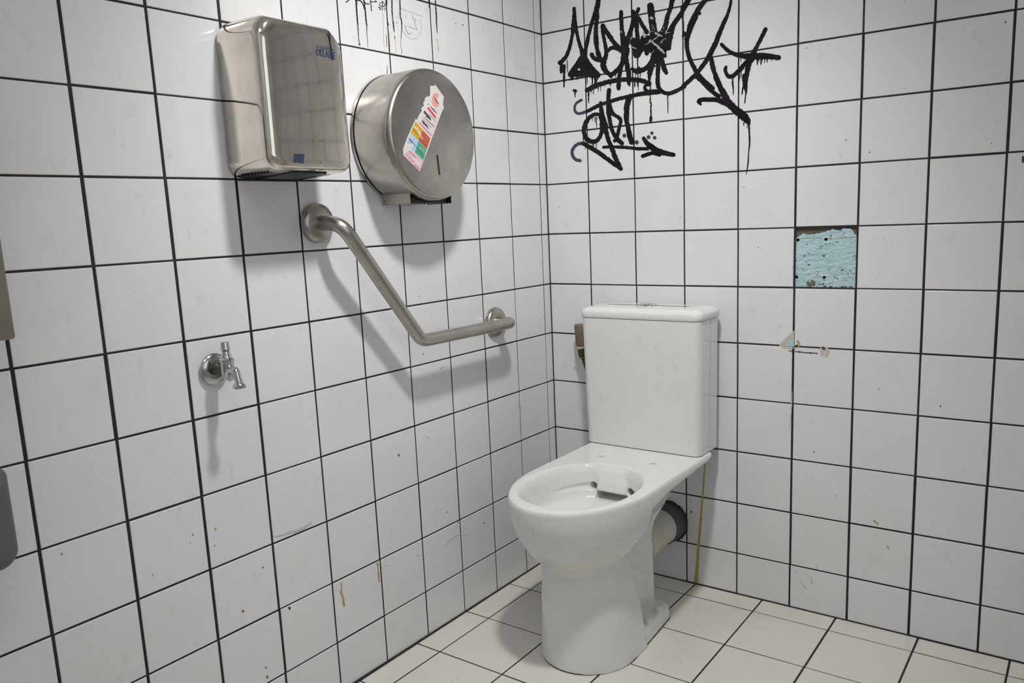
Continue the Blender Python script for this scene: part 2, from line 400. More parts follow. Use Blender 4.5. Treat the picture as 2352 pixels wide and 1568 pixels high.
for p in ([(382,150,58),(385,300,80),(375,480,95),(350,620,62),(322,770,62),(285,900,66),(240,1010,70),(185,1080,75),(125,1130,82)],
          [(385,300,70),(405,480,80),(430,600,66),(470,760,62),(515,900,75),(545,1000,95),(600,1090,95),(670,1190,90),(750,1280,85),(825,1350,75)],
          [(500,1040,70),(440,1160,95),(380,1260,110),(310,1335,90)], [(310,1345,85),(440,1330,110),(590,1310,130),(700,1335,130),(810,1365,80)],
          [(545,1060,100),(560,1180,190),(620,1270,170)],
          [(820,-60,85),(810,60,90),(785,170,92),(740,300,75),(690,450,66),(650,600,66),(612,780,72),(585,900,72),(570,1010,85)],
          [(800,200,60),(795,300,75),(782,420,72),(772,560,80),(775,700,92),(790,850,78),(812,950,82),(845,1060,92)],
          [(700,980,75),(735,1040,75),(800,1075,75),(880,1090,85)],
          [(895,455,66),(890,500,66),(905,620,66),(930,750,64),(955,880,70),(955,1000,78),(920,1090,90),(905,1180,115),(950,1280,95),(1010,1330,72)],
          [(905,450,60),(950,550,80),(1020,650,90),(1080,740,80),(1160,830,84),(1240,900,90)],
          [(965,950,46),(1040,870,68),(1130,862,80),(1220,900,90),(1280,960,70)],
          [(1290,1000,66),(1250,1110,72),(1200,1210,80),(1120,1300,84),(1030,1350,80),(1000,1320,60)],
          [(1228,215,72),(1228,300,74),(1238,450,75),(1250,600,84),(1275,750,120),(1300,900,165),(1290,1020,110)],
          [(1540,160,66),(1510,230,70),(1480,300,90),(1445,400,82),(1400,550,80),(1350,700,90),(1305,850,120),(1280,1000,110),(1250,1130,80),(1215,1260,70),(1195,1400,76),(1180,1568,78)],
          [(1440,210,78),(1480,300,90),(1500,420,96),(1510,540,70),(1525,680,80)], [(1545,320,62),(1610,450,72),(1690,580,82)],
          [(1300,960,120),(1320,1100,92),(1350,1250,90),(1370,1400,80),(1365,1500,66)],
          [(1470,760,170),(1530,800,230),(1530,900,200),(1510,980,140)],
          [(1640,690,130),(1750,760,240),(1850,850,280),(1950,800,290),(2050,760,170)], [(2000,700,180),(2060,820,160),(2080,860,100)],
          [(1930,950,230),(1850,1040,190),(1785,1120,125),(1710,1200,90),(1600,1270,80),(1500,1285,80),(1430,1235,60)],
          [(1690,880,120),(1690,960,80)], [(1980,950,120),(2020,1010,60)],
          [(1755,105,120),(1770,250,126),(1790,400,130),(1810,550,130),(1830,700,190)],
          [(2160,-30,90),(2115,150,78),(2060,300,82),(2030,450,92),(1980,580,112),(1900,700,190)],
          [(2450,-30,110),(2350,170,76),(2270,300,84),(2180,430,92),(2120,560,122),(2080,700,150),(1990,850,190)],
          [(1790,1110,115),(1750,1290,100),(1735,1400,56),(1735,1500,34)], [(1900,1110,95),(1892,1250,80),(1885,1400,75),(1895,1560,80)], [(1960,1080,80),(2000,1220,92),(2040,1310,70)]):
    g.stroke(p, rough=rg, **A)
for p in ([(560,190,80),(620,160,84),(700,120,80),(850,70,76),(1000,40,76),(1150,20,74),(1300,18,76),(1450,35,76),(1580,85,70)],
          [(1580,90,66),(1512,120,50),(1505,170,52),(1560,212,62),(1660,215,70),(1750,215,62)], [(1715,-10,66),(1715,100,66),(1760,190,66),(1860,245,66),(1980,222,66),(2150,135,66)],
          [(1740,225,62),(1560,238,75),(1400,262,68),(1200,305,62),(1050,340,62),(900,390,62),(750,440,60),(600,520,56),(520,550,50)],
          [(780,400,60),(790,500,70),(810,620,80),(840,760,112),(870,880,80),(910,1010,72),(960,1130,75),(1010,1270,76),(1060,1380,76),(1112,1480,66)],
          [(760,592,60),(680,590,60),(590,650,66),(530,750,78),(508,850,72),(530,950,72),(600,1022,72),(690,1030,72),(760,970,62),(800,870,74),(815,780,100),(800,690,80),(770,600,60)],
          [(1112,1475,60),(1000,1400,70),(880,1312,72),(760,1222,72),(600,1122,76),(500,1070,62),(440,1066,55)],
          [(1265,290,80),(1240,350,100),(1210,450,92),(1205,560,90),(1205,680,80),(1230,800,78),(1250,920,86),(1290,1040,90)],
          [(830,1125,50),(1000,1120,52),(1200,1130,52),(1400,1150,55),(1550,1150,58)], [(1075,50,70),(1075,165,64)], [(1250,50,55),(1250,115,30)]):
    g.stroke(p, rough=.14, **C_)
for p in ([(520,550,50),(450,572,46),(400,570,45),(358,525,42),(358,455,40),(395,395,40),(465,355,46)], [(440,1066,55),(385,1085,50),(335,1140,52),(313,1190,52),(322,1260,52),(370,1325,52),(440,1345,55)],
          [(920,190,70),(910,280,72),(905,400,66),(910,540,78),(930,680,66),(960,820,66),(1010,930,66),(1070,1010,72),(1130,1060,70)], [(930,420,56),(955,540,72),(1010,600,60),(1088,650,60),(1110,700,60),(1090,790,56),(1070,870,60),(1050,960,50),(1010,1020,58)],
          [(1370,1045,72)], [(1170,935,66)], [(1620,895,56)], [(1565,960,64)], [(1665,970,60)],
          [(1485,980,62),(1540,1060,80),(1620,1130,100),(1720,1190,100),(1850,1225,82),(1975,1250,66)], [(1470,1270,62),(1550,1240,62),(1640,1220,62),(1740,1235,90)], [(340,195,40),(372,205,50)]):
    g.stroke(p, rough=.10, mi=1 if p[0][0] in (520, 440, 1370, 1170, 1620, 1565, 1665) else 0, **C_)
for p in ([(650,-30,90),(560,85,90),(490,190,95),(425,330,112),(370,450,112),(325,600,100),(296,700,90),(296,850,80),(320,970,80),(360,1090,80),(420,1210,80),(485,1320,86),(560,1410,80),(680,1520,78),(760,1590,78)],
          [(1095,-20,45),(1070,120,52),(1020,280,62),(950,430,76),(880,600,86),(820,760,92),(750,900,92),(690,1020,88),(580,1180,78),(470,1320,78),(350,1440,76),(230,1545,72)],
          [(735,1050,72),(755,1180,90),(790,1300,80),(850,1440,80),(905,1568,80)],
          [(920,800,66),(990,870,68),(1080,940,72),(1200,985,82),(1350,1010,102),(1500,1010,124),(1700,1010,112),(1850,1025,102),(1945,1035,92)],
          [(1712,525,74),(1650,650,72),(1590,770,72),(1530,880,74),(1500,960,110),(1450,1050,124),(1410,1150,104),(1380,1300,88),(1350,1450,86),(1345,1568,86)],
          [(1440,1060,90),(1360,1130,82),(1270,1230,82),(1180,1320,76),(1110,1370,76),(1040,1370,76),(1000,1310,70),(985,1250,66),(1000,1205,52)],
          [(250,600,70),(228,650,50)], [(525,240,60)], [(205,120,50),(215,220,60),(218,330,32),(232,420,26),(235,590,20)]):
    g.stroke(p, rough=.12, **B_)
for p in ([(420,-40,78),(520,50,72),(620,160,66),(700,230,66),(790,290,76)], [(740,-20,84),(800,120,82),(870,240,110),(930,380,130),(1030,480,120),(1110,550,132),(1200,620,140),(1262,690,108),(1280,740,56)],
          [(1284,750,30),(1290,900,28),(1295,1060,26),(1280,1200,18),(1270,1380,22),(1255,1480,16),(1240,1565,10)], [(900,400,100),(830,375,90),(750,350,78),(620,345,72),(500,350,72),(468,380,76),(495,425,36)],
          [(1215,-40,84),(1215,100,72),(1220,160,44),(1232,230,22),(1215,400,18)], [(1185,150,26),(1170,255,20)], [(1255,130,16),(1245,240,14)],
          [(1200,720,16),(1200,770,14)], [(1255,770,14),(1255,820,8)]):
    g.stroke(p, rough=.12, **D_)
# drips
dr = [(A, x, y0, y1, w0, w1) for x, y0, y1, w0, w1 in ((150,1150,1300,60,50),(200,1180,1560,52,26),(258,1090,1290,18,12),(615,1400,1510,18,10),(710,1390,1520,30,18),(765,1370,1568,46,36),(800,1370,1440,40,14),
      (1525,1050,1230,22,18),(1545,1210,1240,40,30),(1490,1300,1390,20,10),(1530,1300,1400,24,12),(1572,1300,1400,20,10),(1130,1330,1400,20,8),(340,1400,1420,60,50),(440,1370,1430,40,20),(530,1350,1400,26,10),(1048,1380,1400,60,20),(1470,1460,1560,22,12),(1525,1460,1560,24,12))]
dr += [(C_, x, y0, y1, w0, w1) for x, y0, y1, w0, w1 in ((360,220,310,24,10),(585,200,400,36,12),(665,160,260,20,8),(740,140,215,18,6),(780,130,215,14,6),(630,190,240,16,8),(1340,60,135,20,10),(1395,60,195,16,8),(1592,60,400,20,18),(1605,400,640,20,24),(1600,640,700,46,40),(1880,270,560,20,14),
      (690,640,730,18,8),(715,640,800,16,10),(645,640,700,14,6),(500,980,1050,22,8),(530,1000,1160,14,6),(650,1040,1140,18,8),(668,1040,1110,12,8),(710,1040,1150,14,8),(850,110,130,12,6),(940,80,125,24,10))]
dr += [(B_, x, y0, y1, w0, w1) for x, y0, y1, w0, w1 in ((1560,1060,1165,40,14),(1590,1060,1100,24,14),(1630,1060,1155,24,20),(1655,1060,1090,18,8),(1692,1060,1125,16,12),(1740,1060,1120,22,14),(1820,1070,1095,12,8),(1265,1020,1112,16,10),(1325,1040,1070,12,6),(1122,1400,1568,22,18),(1270,1300,1400,18,10),(1240,1330,1450,18,12))]
dr += [(D_, x, y0, y1, w0, w1) for x, y0, y1, w0, w1 in ((1015,-10,120,22,20),(1026,120,262,22,12),)]
rnd = random.Random(4)
for q, x, y0, y1, w0, w1 in dr:
    m_ = 5; g.stroke([(x+rnd.uniform(-3, 3), y0+(y1-y0)*k/m_, w0+(w1-w0)*k/m_) for k in range(m_+1)], rough=.35, **q)
# scratched, half wiped spots in the middle of the blot
for p in ([(1790,760,28),(1900,850,44),(1990,940,34),(2010,965,12)], [(1670,800,10),(1780,740,14),(1900,650,16)], [(1850,600,40),(1930,640,34),(1970,655,14)], [(2020,600,14),(2110,580,10)], [(1440,850,26),(1500,875,14)],
          [(1630,600,46),(1650,660,40)], [(1770,320,50),(1790,330,44)], [(1940,780,14),(1990,710,12),(2040,695,8)], [(1765,970,8),(1820,905,8)], [(1230,560,16),(1240,590,12)], [(1740,740,34),(1760,720,22)]):
    g.stroke(p, mi=2, rough=.5, **A)
for x, y in ((1735,500),(1760,560),(1790,500),(1800,560),(1830,520),(1850,580),(1780,450),(1815,480),(2030,560),(1960,560),(1990,500)):
    g.stroke([(x, y, 16), (x+6, y+14, 10)], mi=2, rough=.6, **A)
g.stroke([(2349.5, 360, 4), (2349.5, 372, 4)])
graf = g.build('graffiti', [M_INK, M_INK2, M_SCUFF], wall_back); graf['label'] = 'black dripping marker scrawl on the white tiles above the cistern'

M_PEN = simple('blue_black_ink', (.012, .012, .03), .5); M_WASH = simple('washed_grey_ink', (.16, .16, .17), .5); M_BIRO = simple('violet_biro', (.25, .22, .36), .6); M_YDRIP = simple('yellow_drip', (.48, .38, .16), .4)
g = Marks('left'); E_ = dict(ox=780, oy=0, sc=8.712)
for p in ([(330,-20,36),(345,250,30),(365,500,30)], [(485,-20,26),(500,100,24),(515,220,26),(530,400,26),(548,520,26)], [(130,42,18),(200,-8,18)], [(340,12,18),(410,10,18),(468,80,20),(500,180,22)],
          [(495,40,20),(540,75,18),(592,76,18)], [(622,-10,16),(630,110,16),(640,220,16)], [(610,32,14),(742,36,14)], [(742,36,14),(708,-8,14)], [(850,25,12),(797,85,12),(815,112,12),(908,126,12),(905,80,12),(855,25,12)],
          [(860,40,12),(862,205,12)], [(780,142,14),(828,156,14)], [(800,180,14),(830,184,14)], [(895,162,10),(926,168,10)], [(908,200,18)], [(940,-10,30),(942,60,26),(946,95,14)], [(955,370,14),(968,450,12),(985,498,12)],
          [(1046,-10,26),(1050,200,22),(1056,300,24)], [(1070,420,22),(1090,600,18),(1096,650,10)], [(1205,-10,22),(1212,180,24),(1215,320,20),(1240,420,20),(1247,590,18)], [(1788,-10,20),(1792,152,14)], [(1916,-10,22),(1940,350,24),(1938,420,22),(1950,600,14),(1956,655,10)],
          [(1102,725,16),(1108,770,10)], [(940,700,8),(944,930,10)], [(952,1310,8),(956,1465,12)], [(1148,430,6),(1152,468,8)], [(400,885,40)], [(568,930,18)]):
    g.stroke(p, rough=.3, mi=0, **E_)
for p in ([(365,500,26),(378,700,22),(390,820,18),(402,885,16)], [(548,520,22),(546,650,14),(560,820,10),(570,930,8)], [(1058,300,24),(1070,420,22)], [(1247,590,18),(1235,700,14),(1230,800,12)], [(956,270,12),(958,370,12)]):
    g.stroke(p, rough=.35, mi=1, **E_)
for p in ([(1265,600,3.5),(1320,700,3.5),(1400,765,3.5),(1480,780,3.5),(1560,745,3.5),(1620,640,3.5),(1642,520,3.5),(1610,385,3.5)], [(1225,170,4),(1645,320,4)], [(1443,285,5),(1500,440,5),(1548,590,5),(1548,591,5),(1450,552,5),(1365,525,5)],
          [(1315,495,7),(1330,590,7),(1375,668,7),(1418,676,7),(1447,655,7)], [(1335,295,7),(1330,368,7)], [(1513,362,7),(1526,422,7)], [(1240,285,4),(1200,268,4),(1165,310,4),(1170,350,4),(1212,376,4)]):
    g.stroke(p, mi=2, **E_)
for p in ([(1228,800,12),(1225,900,10),(1240,960,10),(1245,1070,18)], [(1108,780,5),(1120,900,5),(1128,1040,5)], [(862,215,5),(880,600,5),(893,980,5)], [(1950,770,8),(1970,900,6),(1985,1030,10)], [(1000,640,5),(1010,1015,8)]):
    g.stroke(p, rough=.3, mi=3, **E_)
gl = g.build('graffiti', [M_PEN, M_WASH, M_BIRO, M_YDRIP], wall_left); gl['label'] = 'small pen face and washed-down marker drips on the left wall above the paper dispenser'
# stains
M_BRN = simple('brown_stain', (.46, .34, .19), .6); M_RUST = simple('rust_spot', (.16, .06, .02), .6); M_OCH = simple('ochre_run', (.47, .385, .12), .3); M_SMUT = simple('grey_scuff', (.56, .55, .54), .6); M_DK = simple('dark_speck', (.04, .035, .03), .6)
g = Marks('left')
for p in ([(784,1337,2),(785,1352,3),(783,1358,5),(787,1370,5),(790,1385,5),(791,1391,4)], [(867,1293,4.5),(869,1305,2),(870,1325,4),(871,1335,3)]): g.stroke(p, rough=.4, mi=0)
for x, y, r in ((495,1213,3.2),(493,1252,1.6),(443,1227,1.8),(437,1246,1.4),(558,1402,3),(142,1271,2.2),(351,1319,1.6),(916,1044,2.6),(611,1532,2),(614,1553,3),(604,1302,2),(665,1395,3.5),(1018,843,1.4),(1012,845,1.4),(1052,1199,1.6),(1111,1200,1.6),(960,1275,1.3),(1212,1290,1.2),(870,1318,1.2),(1027,1175,1.5),(886,1299,1.2),(982,1004,1.3),(963,679,1.2),(1063,57,1.8),(1047,53,1.2),(972,812,1.6)):
    g.stroke([(x, y, r*1.4), (x+.5, y+r, r)], rough=.3, mi=1 if r < 3.1 else (2 if x == 495 else 4))
for p in ([(660,1223,3),(690,1216,5),(715,1200,2)], [(628,1232,1),(650,1228,3),(700,1213,2)], [(1020,1258,.6),(1040,1235,.7),(1065,1227,.7),(1078,1231,.6)]): g.stroke(p, rough=.5, mi=3)
g.build('stain', [M_BRN, M_RUST, M_OCH, M_SMUT, M_DK], wall_left)
g = Marks('back')
g.stroke([(1622,1045,2),(1619,1070,2.6),(1616,1110,3.4),(1612,1160,4),(1609,1200,5.5),(1604,1255,6),(1602,1290,7),(1599,1330,9),(1598,1341,9)], rough=.04, mi=2)
for x, y, r in ((1588,1174,3),(1586,1152,1.3),(1610,1191,1.6),(1869,1037,2.2),(1918,1138,1.6),(1867,969,.9),(2008,1230,1),(1943,321,1.8),(1997,349,2),(2058,323,1.2),(2277,329,1.6),(1931,359,1.2),(2309,50,2.4),(2329,38,1.8),(2160,932,2.2),(1820,613,1.2),(2118,693,1.5),(1875,1304,1.4),(1309,808,1.2),(1319,844,1.5),(1562,497,1.4),(1340,943,1.2),(1258,1017,1.5),(1249,1026,1.3),(2079,3,1.3),(2012,1200,1.5),(2078,202,1.1)):
    g.stroke([(x, y, r*1.3), (x+.6, y+r*.8, r)], rough=.3, mi=1 if x in (1588, 1869, 1918, 1875, 2012) else 4)
for p in ([(2007,1195,3),(2016,1203,3)], [(2038,1254,2.4),(2041,1260,2.4)]): g.stroke(p, mi=0)
g.stroke([(1812,805,2),(1845,809,2.4),(1878,811,2)], rough=.6, mi=4); g.stroke([(1797,797.5,3),(1815,798.5,3),(1828,799,2)], rough=.6, mi=5)
for p in ([(1888,800,9),(1889,806,9),(1888,815,6)], [(1898,802,10),(1900,810,10),(1897,817,6)]): g.stroke(p, rough=.25, mi=5)
g.stroke([(1889,798,5),(1893,801,5)], rough=.4, mi=4); g.stroke([(1830,794,6)], mi=4); g.stroke([(1832,784,6),(1836,790,5),(1834,797,4)], rough=.4, mi=0)
for p in ([(1820,900,1),(1816,960,2.5),(1813,985,2)], [(1838,1330,2),(1845,1345,2),(1852,1350,1)], [(1862,1325,2),(1866,1340,2)]): g.stroke(p, rough=.7, mi=3)
g.build('stain', [M_BRN, M_RUST, M_OCH, M_SMUT, M_DK, M_CREAM], wall_back)
# ------------------------------------------------------------------ hand dryer
def lx(v): return v
t = thing('hand_dryer', 'polished steel hand dryer with blue lettering, on the left wall', 'hand dryer', (0, -1.005, 1.175))
mb = MB(); secs = []
for x, ins in ((.0, .004), (.004, .001), (.06, 0), (.118, 0), (.126, .0012), (.132, .004), (.1365, .0085), (.139, .0145), (.140, .022)):
    y0, y1, z0, z1 = -1.100, -.910, 1.178+x*.06, 1.459
    y0 -= x*.06; y1 += .002
    tp = max(0, (x-.09)/.05)**2*.005                 # the top rolls forward
    y1 += .001
    secs.append([(x, y+(.006 if y > -1.0 else 0)*max(0, 1.459-z)/.28, z-(.031*((y+1.010)/.095)**2-.023)*max(0, (z-1.39)/.07)) for y, z in rrect(y0+ins, y1-ins, z0+ins*.6, z1-ins-tp, (.028, .026, .030, .022), 14)])
mb.loft(secs); mb.build('casing', M_DRYER, t, smooth=35)
mb = MB(); mb.loft([[(x, -1.046, 1.1764+.06*x-.001), (x, -.962, 1.1764+.06*x-.001), (x, -.962, 1.19), (x, -1.046, 1.19)] for x in (.030, .122)]); o = mb.build('air_outlet', M_BLACK, t)
mb = MB()
for k in range(9):
    for r in range(2):
        x = .020+k*.010
        mb.box((x, -1.090+r*.0150, 1.178+x*.06-.0003), (x+.0038, -1.090+r*.0150+.0125, 1.1795+x*.06+.002))
vg = mb; mb = MB()
for k in range(6):
    x = .03+k*.012; mb.box((x, -.950, 1.178+x*.06-.0003), (x+.004, -.928, 1.1795+x*.06+.002))
vg2 = mb
vg.build('vent_grille', M_BLACK, t); vg2.build('vent_grille', M_BLACK, t)
FX = .1403
g = Marks(FX); g.poly([(675.5, 352.5), (699.5, 354), (697, 375.5), (673.5, 373)]); g.build('sensor_window', simple('blue_sensor', (.035, .045, .085), .15), t)
# worn brand lettering printed on the front
cu = bpy.data.curves.new('lettering', 'FONT'); cu.body = 'DELABIE'; cu.size = 1; tmp = bpy.data.objects.new('tmp', cu); COL.objects.link(tmp)
bpy.context.view_layer.update(); me = bpy.data.meshes.new_from_object(tmp.evaluated_get(bpy.context.evaluated_depsgraph_get())); bpy.data.objects.remove(tmp)
xs = [v.co.x for v in me.vertices]; ys = [v.co.y for v in me.vertices]; x0, x1, y0, y1 = min(xs), max(xs), min(ys), max(ys)
a, b, c = at(728, 127, 0, FX+.0004), at(771, 136, 0, FX+.0004), at(727, 111, 0, FX+.0004)
ea, eb = b-a, c-a
for v in me.vertices:
    p = a + ea*((v.co.x-x0)/(x1-x0)) + eb*((v.co.y-y0)/(y1-y0)); v.co = p
M_NAVY = simple('navy_print', (.03, .045, .13), .5)
o = link('lettering', me, M_NAVY, t); o['label'] = 'navy printed lettering'
g = Marks(FX+.0003)
for p in ([(727,106,.7),(770,115,.7)], [(727,108.5,.9),(770,117.5,.9)], [(729,124.8,1.2),(771,134.3,1.1)], [(727.5,103.8,.5),(768,113,.5)]): g.stroke(p, rough=.5, cap=False)
g.build('print_line', M_NAVY, t)
g = Marks(FX+.0006); g.stroke([(755,73,3.6),(757,82,3.4),(759,100,2),(762,118,2.4),(763,130,3),(764,138,1.5)], rough=.35); g.build('ink_drip', M_PEN, t)
g = Marks(FX+.0005); g.stroke([(650, 174, 2)]); g.build('speck', M_DK, t); g = Marks(FX+.0005); g.stroke([(737, 372.5, 2.2)]); g.build('speck', M_DK, t)

# ------------------------------------------------------------------ jumbo roll dispenser
cy, cz = -.630, 1.277
t = thing('toilet_paper_dispenser', 'round brushed steel toilet paper dispenser with torn colourful sticker', 'dispenser', (0, cy, cz))
def ring(x, r, n=96): return [(x, cy-r*math.sin(2*math.pi*i/n), cz+r*math.cos(2*math.pi*i/n)) for i in range(n)]
mb = MB(); mb.loft([ring(0, .1475), ring(.007, .1475)]); mb.build('back_plate', M_DRUM, t, smooth=35)
mb = MB(); mb.loft([ring(.006, .142), ring(.100, .142)]); mb.build('shade_core', M_DARK, t, smooth=35)  # dark core: shade inside the drum and its gap put into the colour
mb = MB(); X = [(.011, .1468), (.094, .1474), (.104, .1474), (.112, .1466), (.1165, .1445), (.1195, .141), (.1205, .137)]
secs = [ring(x, r) for x, r in X]
bot = lambda k, i: k == 0 and 2*math.pi*(i+.5)/96 > math.pi-.46 and 2*math.pi*(i+.5)/96 < math.pi+.46
mb.loft(secs, cap0=False, cap1=True, skip=bot)
secs2 = [ring(.011, .1455), ring(.094, .1455)]; mb.loft(secs2, False, False, skip=lambda k, i: abs(2*math.pi*(i+.5)/96-math.pi) < .46)
mb.build('drum_cover', M_DRUM, t, smooth=35)
M_EDGE = simple('dull_steel_edge', (.40, .37, .33), .42, 1.0)
for yy, xa, xb, d in ((-.6965, .004, .092, -.0015), (-.5615, .008, .098, .0015)):
    mb = MB(); n = 9; top = cz-.128; zb0 = 1.127; pts = [(xa, top), (xb, top), (xb, zb0+.006)]
    w_ = (xb-xa-.012)/n
    for k in range(n-1, -1, -1):
        cxx = xa+.012+(k+.5)*w_
        for a in range(7): pts.append((cxx+w_/2*math.cos(math.pi*a/6), zb0-w_*.55*math.sin(math.pi*a/6)))
    pts.append((xa, zb0-.004)); P0 = [(x, yy-.0008, z) for x, z in pts]; P1 = [(x, yy+.0008, z) for x, z in pts]
    nn = len(pts); fs = [(i, (i+1) % nn, nn+(i+1) % nn, nn+i) for i in range(nn)] + [tuple(range(nn)), tuple(range(2*nn-1, nn-1, -1))]
    mb.add(P0+P1, fs); mb.build('tear_edge', M_EDGE if yy < -.6 else M_BLACK, t)
mb = MB(); mb.box((.006, -.690, 1.1245), (.088, -.565, 1.165)); mb.build('roll_holder', M_BLACK, t)
mb = MB(); mb.tube([(.011, -.6972, 1.132), (.011, -.6990, 1.132)], .0034); mb.tube([(.011, -.698, 1.132), (.011, -.6995, 1.132)], .0016, mi=1); mb.build('rivet', [M_CHROME, M_BLACK], t, smooth=35)
g = Marks(.1208); g.stroke([(1004.5, 357, 3.6), (1007, 379, 3.6), (1009.5, 400, 3.6)]); g.build('lock_slot', M_BLACK, t)
K = dict(ox=900, oy=180, sc=6.817)
M_PAPER = simple('sticker_paper', (.66, .60, .60), .6); M_TORN = simple('torn_paper', (.62, .62, .60), .8)
def flat(nm, c): return simple(nm, c, .55)
g = Marks(.1212)
g.poly([(680,95),(740,185),(815,285),(805,355),(800,430),(820,448),(795,500),(770,560),(520,1230),(440,1460),(300,1325),(180,1205),(175,1100),(240,925),(375,625),(395,655),(415,590),(470,500),(455,470),(500,430),(490,380),(520,340),(512,320),(545,285),(590,280),(598,220),(600,120),(625,112),(655,122)], mi=1, **K)
g.poly([(672,130),(735,200),(800,300),(795,470),(770,560),(520,1230),(490,1290),(360,1165),(245,1060),(290,880),(375,660),(440,690),(520,560),(590,420),(640,300),(640,180)], mi=0, **K)
def ell(cx_, cy_, a, b_, n=26): return [(cx_+a*math.cos(2*math.pi*i/n), cy_+b_*math.sin(2*math.pi*i/n)) for i in range(n)]
g.poly(ell(690, 340, 66, 116), mi=2, **K); g.poly([(700,330),(735,270),(775,290),(780,380),(745,400)], mi=1, **K)
g.poly([(575,445),(695,600),(680,635),(553,470)], mi=3, **K)
g.poly([(372,672),(482,800),(418,975),(295,850)], mi=4, **K); g.poly([(482,805),(605,940),(545,1112),(416,980)], mi=5, **K)
g.poly([(290,860),(415,985),(355,1155),(235,1030)], mi=6, **K); g.poly([(415,985),(543,1115),(492,1285),(358,1160)], mi=7, **K)
g.poly([(240,1030),(300,1010),(360,1030),(300,1090),(260,1150),(195,1190),(185,1110)], mi=1, **K)
g.poly([(270,1120),(498,1292),(440,1460),(180,1205)], mi=8, **K); g.poly([(245,1150),(375,1250),(360,1330),(230,1190)], mi=0, **K); g.poly([(385,1255),(465,1312),(435,1400),(362,1330)], mi=0, **K)
for p in ([(610,445,14),(650,490,18),(705,550,10)], [(515,520,30),(560,590,40),(610,650,16)], [(540,640,12),(660,755,10)], [(480,670,26),(530,730,26),(575,785,14)], [(660,290,10),(690,340,18),(720,390,14)], [(560,395,6),(585,415,6)], [(335,790,8),(380,850,8),(425,890,8)], [(440,940,8),(490,1000,8),(540,1060,8)],
          [(380,1070,8),(440,1140,8),(500,1215,8)], [(270,940,14),(320,1000,14),(375,1060,8)], [(270,990,8),(300,1015,8)], [(245,1165,5),(330,1245,5)], [(225,1185,6),(355,1315,6)], [(585,560,6),(690,680,6)], [(500,600,6),(640,740,6)], [(480,620,6),(610,770,6)], [(365,1355,7),(435,1420,7)]):
    g.stroke(p, rough=.5, mi=9, **K)
for p in ([(432,690,12),(520,790,14),(620,895,12)], [(280,1140,14),(300,1160,14)], [(310,1170,10),(370,1235,10)]): g.stroke(p, rough=.4, mi=10, **K)
for p in ([(345,745,18),(400,800,22),(440,870,20),(480,950,12)], [(285,940,8),(320,975,8)], [(430,1095,14),(470,1100,6),(515,1170,6)]): g.stroke(p, rough=.6, mi=1, **K)
st = g.build('sticker', [M_PAPER, M_TORN, flat('pink_disc', (.72, .33, .30)), flat('red_bar', (.62, .08, .09)), flat('amber_square', (.62, .34, .02)), flat('rust_square', (.46, .10, .05)), flat('sky_square', (.36, .55, .75)), flat('green_square', (.07, .33, .22)), flat('rose_strip', (.72, .42, .50)), flat('ink_text', (.06, .06, .07)), flat('magenta_text', (.55, .08, .32))], t)
st['label'] = 'torn sticker with amber, rust, blue and green squares'

# ------------------------------------------------------------------ grab rail
XR = .075
t = thing('grab_rail', 'angled brushed steel grab rail on the left wall', 'grab rail', (0, -.6, .9))
path = round_path([(.004, -.893, 1.088), (XR, -.893, 1.084), (XR, -.671, .801), (XR, -.300, .798), (.004, -.290, .794)], [.05, .045, .045, .040], 12)
mb = MB(); mb.tube(path, .0158, 28); mb.build('bar', M_RAIL, t, smooth=60)
for (y, z), nm in (((-.895, 1.088), 'cover_plate'), ((-.288, .794), 'cover_plate')):
    prof = [(.0, .0425), (.004, .0425), (.008, .0415), (.012, .038), (.0145, .031), (.016, .022), (.0165, .0155)]
    mb = MB(); mb.loft([[(x, y-r*math.sin(2*math.pi*i/48), z+r*math.cos(2*math.pi*i/48)) for i in range(48)] for x, r in prof]); mb.build(nm, M_RAIL, t, smooth=40)

# ------------------------------------------------------------------ tap
ty, tz = -1.1765, .8165
t = thing('tap', 'small chrome tap without a handle on the left wall', 'tap', (0, ty, tz))
def lathe(mb, prof, c, axis='x', n=40, mi=0):
    secs = []
    for h, r in prof:
        sec = []
        for i in range(n):
            a = 2*math.pi*i/n; u, v = r*math.cos(a), r*math.sin(a)
            sec.append((c[0]+h, c[1]+u, c[2]+v) if axis == 'x' else (c[0]+u, c[1]+v, c[2]+h))
        secs.append(sec)
    mb.loft(secs, mi=mi)
mb = MB(); lathe(mb, [(0, .0305), (.002, .0305), (.004, .029), (.006, .025), (.0075, .021), (.0078, .0165), (.006, .0155), (.006, .001)], (0, ty, tz)); mb.build('wall_plate', M_CHROME, t, smooth=30)
mb = MB(); lathe(mb, [(0, .012), (.010, .0125), (.014, .0125), (.018, .0105), (.045, .0105)], (0, ty, tz)); mb.build('inlet_pipe', simple('dull_pipe', (.12, .115, .10), .35, 1.0), t, smooth=40)
bx = .046
mb = MB(); lathe(mb, [(-.0175, .002), (-.0165, .0065), (-.013, .0100), (-.006, .0122), (.004, .0128), (.016, .0128), (.0175, .0136), (.0225, .0136), (.0245, .0118), (.0255, .0095)], (bx, ty-.002, tz), 'z')
mb.build('body', M_CHROME, t, smooth=35)
mb = MB(); lathe(mb, [(.025, .0098), (.031, .0094), (.033, .0080), (.0385, .0078), (.039, .0066)], (bx, ty-.002, tz), 'z'); lathe(mb, [(.0395, .0066), (.040, .0090), (.044, .0092), (.046, .0080), (.0540, .0082), (.0555, .0078), (.0558, .006)], (bx, ty-.002, tz), 'z'); mb.build('spindle', M_CHROME, t, smooth=35)
mb = MB(); sp = round_path([(bx+.003, ty-.003, tz-.010), (bx+.020, ty-.004, tz+.002), (bx+.030, ty-.005, tz+.004), (bx+.037, ty-.005, tz-.022)], [.02, .014], 7)
